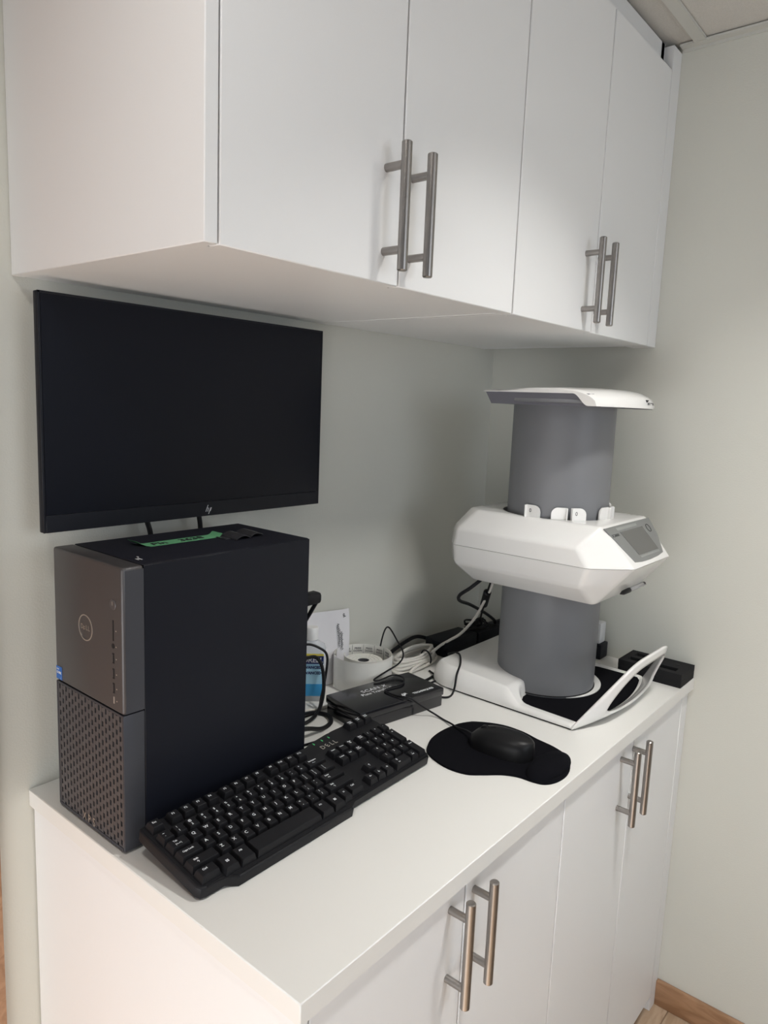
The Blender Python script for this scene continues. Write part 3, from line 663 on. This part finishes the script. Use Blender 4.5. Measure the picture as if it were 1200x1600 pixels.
cab('tower_cable', [(.319, -.150, .105), (.40, -.11, .110), (.478, -.090, .103), (.490, -.100, .095), (.494, -.107, .07), (.490, -.112, .035), (.470, -.120, .010), (.43, -.13, .0036), (.38, -.12, .0036)], .0034, 'thick black cable dropping beside the sanitizer bottle')
cab('tower_cable', [(.319, -.16, .05), (.37, -.14, .03), (.435, -.115, .012), (.468, -.112, .0042), (.478, -.135, .0042), (.462, -.160, .0042), (.432, -.168, .0042), (.39, -.175, .02), (.319, -.19, .045)], .0040, 'thick black cable loop on the counter behind the tower')
t = thing('scanner_power_cord', (1.04, -.12, H), 'black power cord hanging in an arc from the rear of the scanner', 'cable')
obj('cord', tube(B(), up([(.835, -.232, .224), (.800, -.222, .205), (.795, -.200, .186), (.840, -.172, .160), (.933, -.140, .127), (1.035, -.120, .082), (1.11, -.100, .046), (1.125, -.095, .034)]), .0038), 'cable_black', t, True)
t = thing('ferrite_cable', (.93, -.17, H), 'black data cable with a ferrite bead under the scanner', 'cable')
obj('cord', tube(B(), up([(.860, -.237, .224), (.882, -.216, .190), (.905, -.197, .165), (.932, -.176, .130), (.99, -.135, .086), (1.035, -.110, .052), (1.04, -.085, .040)]), .0022), 'cable_black', t, True)
b = B(); p0, p1 = Vector((.893, -.207, Z(.178))), Vector((.929, -.178, Z(.135))); cyl(b, p0, p1, .0085, n=16, ch=.003); obj('ferrite_bead', b, 'cable_black', t, True)
ab = thing('power_adapter', (.957, -.078, H), 'black power adapter brick behind the scanner base', 'adapter', rz=math.radians(-5))
obj('brick', bx(-.061, .061, -.030, .030, 0, .037, bev=.004, seg=3), 'adapter_black', ab); obj('seam', bx(-.0613, .0613, -.0303, .0303, .0175, .0182), 'hole_black', ab); obj('socket', bx(-.068, -.060, -.010, .010, .010, .027, bev=.002), 'cable_black', ab)
ps = thing('power_strip', (1.10, -.095, H), 'black power strip in the back corner behind the scanner', 'power strip', rz=math.radians(-6))
obj('strip_body', bx(-.072, .082, -.024, .024, 0, .032, bev=.004, seg=2), 'adapter_black', ps)
for x in (-.04, 0, .04): obj('socket', bx(x-.012, x+.012, -.012, .012, .031, .0325), 'hole_black', ps)
t = thing('cable_tangle', (1.045, -.085, H+.033), 'small tied hank of black cable lying on the power strip', 'cable')
for k in range(4):
    q_ = []
    for i in range(12): a = 2*PI*i/12; q_.append((.048*math.cos(a)*(1-.1*k), .010*math.sin(a)+.004*(k-1.5), .006+.0045*k+.004*math.sin(2*a+k)))
    obj('loop', tube(B(), q_, .0022, n=6, k=4, closed=True), 'cable_black', t)
b = lathe(B(), [(.012, -.004), (.013, 0), (.012, .004), (.010, 0)], n=16, close=False); bmesh.ops.rotate(b, verts=b.verts, cent=(0, 0, 0), matrix=Matrix.Rotation(PI/2, 3, 'Y')); bmesh.ops.translate(b, verts=b.verts, vec=(0, 0, .013)); obj('tie', b, 'cable_black', t)

# ------------------------------------------------------------------ plate scanner
SX, SY = .924, -.340
sc = thing('plate_scanner', (SX, SY, H), 'tall white and grey dental plate scanner with a column and a touch screen', 'scanner')
def G(name, bm, m, sm=40, par=sc): return obj(name, bm, m, par, True, sm)
bx0, bx1, byr, byf = .748, 1.100, -.145, -.485
# base: moulded plate with raised rear deck, falling rims and a recess for the mat
def inmat(x, y):      # signed: >0 inside the mat recess
    x0, x1, y1 = bx0+.024, bx1-.012, -.350
    yf_ = fr(x)+.003
    r = .045; cxl, cxr = x0+r, x1-r; cyt = y1-r
    d = min(x-x0, x1-x, y1-y, y-yf_)
    if y > cyt and x < cxl: d = min(d, r-math.hypot(x-cxl, y-cyt))
    if y > cyt and x > cxr: d = min(d, r-math.hypot(x-cxr, y-cyt))
    return d
def fr(x): return byf - .030*(1-((x-SX)/(bx1-SX))**2)
def rimz(y):
    hi = .042 if y > -.22 else .036+.006*(y+.34)/.12
    lo = .0105+.003*max(0, y+.485)/.12
    return lo + (hi-lo)*sst(-.378, -.335, y)
def basez(x, y, d):
    z = rimz(y) - .018*sst(-.004, .0, 0)*0
    r = .020*min(1, z/.042)+.002
    if d < r: z = .006 + (z-.006)*(d/r)**.62
    m_ = inmat(x, y)
    return z + (.006-z)*sst(-.004, .002, m_)
b = B(); nu, nv = 150, 160; gv = {}
for i in range(nu+1):
    for j in range(nv+1):
        u_, v_ = i/nu, j/nv
        # rear corner rounding: half width shrinks towards the rear
        hw = (bx1-bx0)/2; rr = .07
        x = SX + (2*u_-1)*hw; yfx = fr(x); y = yfx + (byr-yfx)*v_
        if y > byr-rr:
            q_ = (y-(byr-rr))/rr; sh = rr*(1-math.sqrt(max(0, 1-q_*q_)))*.98; x = SX + (2*u_-1)*(hw-sh)
            dd = min((hw-sh)-abs(x-SX), byr-y, y-yfx)
        else: dd = min(hw-abs(x-SX), byr-y, y-yfx)
        gv[i, j] = b.verts.new((x, y, Z(basez(x, y, max(dd, 0)))))
for i in range(nu):
    for j in range(nv): b.faces.new((gv[i, j], gv[i+1, j], gv[i+1, j+1], gv[i, j+1]))
rim = [gv[i, 0] for i in range(nu)] + [gv[nu, j] for j in range(nv)] + [gv[i, nv] for i in range(nu, 0, -1)] + [gv[0, j] for j in range(nv, 0, -1)]
low = [b.verts.new((v.co.x, v.co.y, Z(.0035))) for v in rim]; n = len(rim)
for i in range(n): b.faces.new((rim[i], rim[(i+1) % n], low[(i+1) % n], low[i]))
b.faces.new(low[::-1]); G('base', b, 'scanner_white', 50)
lowp = [(SX+(v[0]-SX)*.985, SY+(v[1]-SY)*.985) for v in [(a, c) for a, c in [(bx0, byf), (SX-.09, fr(SX-.09)), (SX, fr(SX)), (SX+.09, fr(SX+.09)), (bx1, byf), (bx1, -.215), (bx1-.02, -.165), (bx1-.07, byr), (bx0+.07, byr), (bx0+.02, -.165), (bx0, -.215)]]]
G('plinth', prism(B(), lowp, Z(0), Z(.0036)), 'hole_black')
# mat in the recess
mo_ = []
N_ = 72
for k in range(N_):
    a = 2*PI*k/N_; d = Vector((math.cos(a), math.sin(a))); c0 = Vector((SX, -.42)); lo_, hi_ = 0, .25
    for _ in range(24):
        md = (lo_+hi_)/2; p = c0+d*md
        if inmat(p.x, p.y) > .003: lo_ = md
        else: hi_ = md
    p = c0+d*lo_; mo_.append((p.x, p.y))
G('tray_mat', prism(B(), mo_, Z(.005), Z(.0078)), 'pad_black')
b = B(); cyl(b, (SX+.014, SY-.002, Z(.005)), (SX+.014, SY-.002, Z(.0105)), .108, n=64, ch=.001); G('column_collar', b, 'scanner_white')
# column
b = B(); cyl(b, (SX, SY, Z(.006)), (SX, SY, Z(.584)), .1003, n=96); G('column', b, 'scanner_grey')
b = B(); lathe(b, [(.1003, 0), (.1022, 0), (.1022, .0015), (.1003, .0015)], (SX, SY, Z(.0105)), n=96); G('column_seam', b, 'hole_black')
# guard at the front of the tray
b = B(); nt_ = 96; tk = .0045
ctl = [Vector(p) for p in ((bx0, byf-.002, .006), (.842, -.559, .123), (1.016, -.560, .121), (bx1, byf-.002, .006))]
ctl = [ctl[0], ctl[0].lerp(ctl[1], .6), ctl[1], ctl[1].lerp(ctl[2], .5), ctl[2], ctl[3].lerp(ctl[2], .6), ctl[3]]
for _ in range(3):
    nw = [ctl[0]]
    for p, q in zip(ctl, ctl[1:]): nw += [p.lerp(q, .25), p.lerp(q, .75)]
    ctl = nw + [ctl[-1]]
cum = [0]
for p, q in zip(ctl, ctl[1:]): cum.append(cum[-1]+(q-p).length)
def gU(t):
    d = t/2*cum[-1]
    for k in range(len(ctl)-1):
        if cum[k+1] >= d-1e-9: return ctl[k].lerp(ctl[k+1], (d-cum[k])/max(1e-9, cum[k+1]-cum[k]))
    return ctl[-1].copy()
def gL(t):
    x = bx0+(bx1-bx0)*t/2; return Vector((x, fr(x)-.001, .004+.006*(1-(1-t)**2)))
def gS(t, v):
    p = gL(t)*(1-v)+gU(t)*v; bul = .016*math.sin(PI*v**.7)*(1-abs(1-t)**2)
    return p + Vector((0, -bul, -bul*.4))
ch_ = {}
for i in range(nt_+1):
    t_ = 2*i/nt_; q_ = abs(t_-1)/.62
    hw_ = .375*(1-q_**3.5)**.6 if q_ < 1 else 0
    vl, vh = max(0, .49-hw_), min(1, .49+hw_)
    vs = [vl*k/4 for k in range(5)] + [vh+(1-vh)*k/4 for k in range(5)]
    ch_[i] = [b.verts.new(gS(t_, v)+Vector((0, 0, H))) for v in vs]
for i in range(nt_):
    for k in (0, 1, 2, 3, 5, 6, 7, 8): b.faces.new((ch_[i][k], ch_[i+1][k], ch_[i+1][k+1], ch_[i][k+1]))
bmesh.ops.remove_doubles(b, verts=b.verts, dist=.00005)
gd = G('tray_guard', b, 'scanner_white', 60)
sm_ = gd.modifiers.new('thickness', 'SOLIDIFY'); sm_.thickness = tk; sm_.offset = 0
# middle body: upper and lower shell lofted between outlines
def outl(xl, yA, yB, xc, yF, yR, rc_):
    L = [(xl, yA), (xl, yB), (xc, yF), (2*SX-xc, yF), (2*SX-xl, yB), (2*SX-xl, yA), (2*SX-xl-rc_, yR), (xl+rc_, yR)]
    return L
seam = outl(.770, -.195, -.482, .830, -.543, -.165, .035)
lowA = outl(.772, -.198, -.470, .822, -.512, -.170, .035)
lowB = outl(.818, -.217, -.474, .824, -.479, -.200, .022)
upA = outl(.7715, -.200, -.458, .826, -.515, -.170, .034)
upB = outl(.812, -.222, -.479, .816, -.484, -.190, .024)
def shell(levels, cap, bev):
    b = B(); R_ = []
    for o_, z in levels: R_.append([b.verts.new((x, y, Z(z))) for x, y in o_])
    for r0, r1 in zip(R_, R_[1:]):
        for i in range(8): b.faces.new((r0[i], r0[(i+1) % 8], r1[(i+1) % 8], r1[i]))
    top = b.faces.new(R_[-1] if levels[-1][1] > levels[0][1] else R_[-1])
    bot = b.faces.new(R_[0][::-1])
    bs = set(bot.edges)
    bmesh.ops.recalc_face_normals(b, faces=b.faces)
    bmesh.ops.bevel(b, geom=[e for e in b.edges if e not in bs], offset=bev, segments=4, profile=.5, affect='EDGES', clamp_overlap=True)
    return b
lo_b = shell([(seam, .2949), (lowA, .257), (lowB, .218)], True, .007)
G('lower_shell', lo_b, 'scanner_white', 35)
up_b = shell([(seam, .2957), (upA, .329), (upB, .3665)], True, .006)
# opening round the column in the top face
tf = max((f for f in up_b.faces if f.normal.z > .95), key=lambda f: f.calc_area())
zt = tf.calc_center_median().z; loop = [e for e in tf.edges]; bmesh.ops.delete(up_b, geom=[tf], context='FACES_ONLY')
ring = [up_b.verts.new((SX+.1085*math.cos(2*PI*i/64), SY+.1085*math.sin(2*PI*i/64), zt)) for i in range(64)]
re_ = [up_b.edges.new((ring[i], ring[(i+1) % 64])) for i in range(64)]
bmesh.ops.triangle_fill(up_b, use_beauty=True, edges=loop+re_)
for f in [f for f in up_b.faces if abs(f.calc_center_median().z-zt) < 1e-4 and math.hypot(f.calc_center_median().x-SX, f.calc_center_median().y-SY) < .104]: up_b.faces.remove(f)
r2_ = [up_b.verts.new((v.co.x, v.co.y, zt-.022)) for v in ring]; r3_ = [up_b.verts.new((SX+(v.co.x-SX)*.92, SY+(v.co.y-SY)*.92, zt-.022)) for v in ring]
for i in range(64):
    j = (i+1) % 64; up_b.faces.new((ring[i], ring[j], r2_[j], r2_[i])); up_b.faces.new((r2_[i], r2_[j], r3_[j], r3_[i]))
G('upper_shell', up_b, 'scanner_white', 35)
b = lathe(B(), [(.1004, 0), (.1085, 0), (.1085, .001), (.1004, .001)], (SX, SY, zt-.012), n=64); G('opening_shadow_gap', b, 'hole_black')
# plate guides standing round the column
for a_, fl_ in ((181, 1), (208.5, -1), (228.5, 1), (262, -1), (288, 1), (312, -1)):
    a = math.radians(a_); rad = Vector((math.cos(a), math.sin(a), 0)); tan = Vector((-rad.y, rad.x, 0))
    mt = Matrix((tan, rad, Vector((0, 0, 1)))).transposed().to_4x4(); mt.translation = Vector((SX, SY, zt)) + rad*.1055 - Vector((0, 0, .012))
    w_, h_, r_ = .0150, .035, .013
    poly = [(-w_, 0), (w_, 0)] + ([(w_, h_)] + [(-w_+r_-r_*math.sin(i*PI/16), h_-r_+r_*math.cos(i*PI/16)) for i in range(9)] if fl_ < 0 else [(w_-r_+r_*math.cos(i*PI/16), h_-r_+r_*math.sin(i*PI/16)) for i in range(9)] + [(-w_, h_)])
    pb = prism(B(), poly, -.0018, .0018, bev=.0006); bmesh.ops.transform(pb, matrix=mt @ Matrix.Rotation(PI/2, 4, 'X'), verts=pb.verts)
    gd_ = G('plate_guide', pb, 'scanner_white')
    rb = bx(-.0012 + fl_*-w_*.95, .0012 + fl_*-w_*.95, -.001, .007, .004, h_-.0005, bev=.0005, seg=1, mtx=mt); obj('guide_rib', (bmesh.ops.translate(rb, verts=rb.verts, vec=-sc.location), rb)[1], 'scanner_white', gd_)
    if fl_ > 0:
        o_ = mt @ Vector((-.005, .0021, .024)); text('guide_number', '0', .0110, 'ink', sc, o_-sc.location, tan, (0, 0, 1), sx=.9)
# screen panel on the sloping front
pa = Vector((SX, -.543, Z(.2955))); pbv = Vector((SX, -.484, Z(.3665))); sv = (pbv-pa); sl_ = sv.length; svn = sv.normalized(); nrm = Vector((1, 0, 0)).cross(svn)
PMT = Matrix((Vector((1, 0, 0)), svn, nrm)).transposed().to_4x4(); PMT.translation = pa
def sp(x, t): return (x-SX, t*sl_)
pan = [sp(.853, .13), sp(.885, .095), sp(.924, .083), sp(.965, .095), sp(.997, .13), sp(1.026, .53), sp(1.035, .955), sp(.815, .955)]
G('control_panel', prism(B(), pan, -.001, .0012, bev=.0004, seg=1, mtx=PMT), 'panel_grey', 30)
G('touch_screen', prism(B(), [sp(.886, .235), sp(.985, .235), sp(.978, .80), sp(.868, .80)], .0008, .0016, mtx=PMT), 'lcd', 0)
G('panel_stripe', prism(B(), [sp(.862, .845), sp(.958, .845), sp(.958, .905), sp(.860, .905)], .0008, .0015, mtx=PMT), 'panel_light', 0)
G('panel_stripe', prism(B(), [sp(.888, .175), sp(.985, .175), sp(.984, .21), sp(.889, .21)], .0008, .0015, mtx=PMT), 'panel_light', 0)
b = lathe(B(), [(.0088, .0012), (.0088, .0018), (.0078, .0018), (.0078, .0012)], n=28); bmesh.ops.transform(b, matrix=PMT @ Matrix.Translation((.078, .73*sl_, 0)), verts=b.verts); G('panel_button', b, 'hole_black')
text('panel_print', 'SCANX', .0085, 'ink', sc, PMT @ Vector((-.081, .755*sl_, .0014)) - sc.location, (1, 0, 0), svn, sx=1.15)
# lid: white shell over a grey band
lx0, lx1, lyr = .788, 1.060, -.233
def lf(x): return -.466 - .036*(1-((x-SX)/(lx1-SX))**2)
b = B(); nu, nv = 48, 60; gt, gb = {}, {}
for i in range(nu+1):
    for j in range(nv+1):
        u_, v_ = i/nu, j/nv; x = lx0+(lx1-lx0)*u_; yfx = lf(x); y = yfx+(lyr-yfx)*v_; e = 2*u_-1
        df = y-yfx; zt_ = .6060 + .0050*(1-e*e) + .006*math.sin(PI*min(1, v_*1.15))
        if df < .05: zt_ -= .021*(1-math.sqrt(max(0, 1-((.05-df)/.05)**2)))
        ed = min(1-abs(e), .03)/.03; zt_ -= .0025*(1-ed)
        zb_ = .5815 + (.6030-.5815)*sst(yfx+.016, yfx+.046, y)
        gt[i, j] = b.verts.new((x, y, Z(zt_))); gb[i, j] = b.verts.new((x, y, Z(min(zb_, zt_-.0008))))
for i in range(nu):
    for j in range(nv):
        b.faces.new((gt[i, j], gt[i+1, j], gt[i+1, j+1], gt[i, j+1])); b.faces.new((gb[i, j], gb[i, j+1], gb[i+1, j+1], gb[i+1, j]))
for i in range(nu):
    for j in (0, nv): b.faces.new((gt[i, j], gb[i, j], gb[i+1, j], gt[i+1, j]))
for j in range(nv):
    for i in (0, nu): b.faces.new((gt[i, j], gt[i, j+1], gb[i, j+1], gb[i, j]))
G('lid_shell', b, 'scanner_white', 50)
b = B(); lo_ = [(lx0+.005, -.458), (lx0+.012, -.470), (lx1-.012, -.470), (lx1-.005, -.458), (lx1-.005, lyr-.016), (lx0+.005, lyr-.016)]; hi_ = [(lx0+.002, -.448), (lx0+.010, -.455), (lx1-.010, -.455), (lx1-.002, -.448), (lx1-.002, lyr-.004), (lx0+.002, lyr-.004)]
a_ = [b.verts.new((x, y, Z(.5805))) for x, y in lo_]; c_ = [b.verts.new((x, y, Z(.6032))) for x, y in hi_]
b.faces.new(a_[::-1]); b.faces.new(c_)
for i in range(6): b.faces.new((a_[i], a_[(i+1) % 6], c_[(i+1) % 6], c_[i]))
G('lid_band', b, 'scanner_lid_grey', 30)
G('lid_grip', bx(lx0+.0018, lx0+.006, -.440, -.300, Z(.5855), Z(.5925), bev=.0018), 'scanner_grey')
text('lid_print', 'AIR TECHNIQUES', .0062, 'ink', sc, Vector((.958, lf(.958)+.0006, Z(.5905)))-sc.location, (1, .15, 0), (-.04, .30, 1), bold=.0001)
b = B(); z0 = Z(.590)
for k in range(3): box(b, .932+.003*k, .934+.003*k, lf(.935)+.0005, lf(.935)+.004, z0+.003+.0012*k, z0+.0075)
G('lid_mark', b, 'ink', 0)

# pen held under the front of the scanner
pn = thing('ballpoint_pen', (.955, -.4985, H+.2315), 'ballpoint pen with black grip hanging under the front of the scanner', 'pen', rz=0)
b = lathe(B(), [(.0008, 0), (.0022, .006), (.0046, .016), (.0050, .045)], n=16); bmesh.ops.rotate(b, verts=b.verts, cent=(0, 0, 0), matrix=Matrix.Rotation(PI/2, 3, 'Y')); bmesh.ops.translate(b, verts=b.verts, vec=(-.064, 0, 0)); obj('grip', b, 'cable_black', pn)
b = B(); cyl(b, (-.019, 0, 0), (.050, 0, 0), .0045, n=16); obj('barrel', b, 'pen_clear', pn)
b = B(); cyl(b, (.050, 0, 0), (.060, 0, 0), .0047, .0040, n=16); obj('end_cap', b, 'cable_black', pn)
obj('clip', bx(.018, .056, -.0062, -.0050, -.001, .001), 'pen_clear', pn)

# black holder block by the right wall
hbk = thing('holder_block', (1.149, -.493, H), 'black foam holder block with slots at the right end of the counter', 'block')
b = B(); x0, x1, y0, y1 = 1.106, 1.193, -.564, -.426
def U(name, bm, m='foam_black'): return obj(name, bm, m, hbk, True)
U('block_base', bx(x0, x1, y0, y1, Z(0), Z(.016), bev=.0008, seg=1))
zt0, zt1 = .016, .0300
b = B()
for a, c, d, e in ((x0, x0+.016, y0, y1), (x0+.036, x0+.052, y0, y1), (x0+.072, x1, y0, y1)): box(b, a, c, d, e, Z(zt0), Z(zt1))
box(b, x0+.016, x0+.036, y0, y0+.018, Z(zt0), Z(zt1)); box(b, x0+.016, x0+.036, y1-.014, y1, Z(zt0), Z(zt1)); box(b, x0+.016, x0+.036, -.500, -.488, Z(zt0), Z(zt1))
box(b, x0+.052, x0+.072, y0, y1-.055, Z(zt0), Z(zt1)); box(b, x0+.052, x0+.072, y1-.016, y1, Z(zt0), Z(zt1))
bmesh.ops.remove_doubles(b, verts=b.verts, dist=.00001); U('slotted_top', b)
b = B(); cyl(b, (x0+.062, -.535, Z(zt1-.002)), (x0+.062, -.535, Z(zt1+.0004)), .0055, n=20); U('round_hole', b, 'hole_black')
# plug-in charger by the wall behind the column
wc = thing('plug_in_charger', (1.165, -.372, H), 'white charger on a small black box between scanner column and right wall', 'charger')
obj('charger_box', bx(1.150, 1.190, -.366, -.330, Z(0), Z(.036), bev=.002), 'adapter_black', wc, True); obj('charger_body', bx(1.154, 1.186, -.360, -.336, Z(.036), Z(.085), bev=.003), 'cap_white', wc, True)
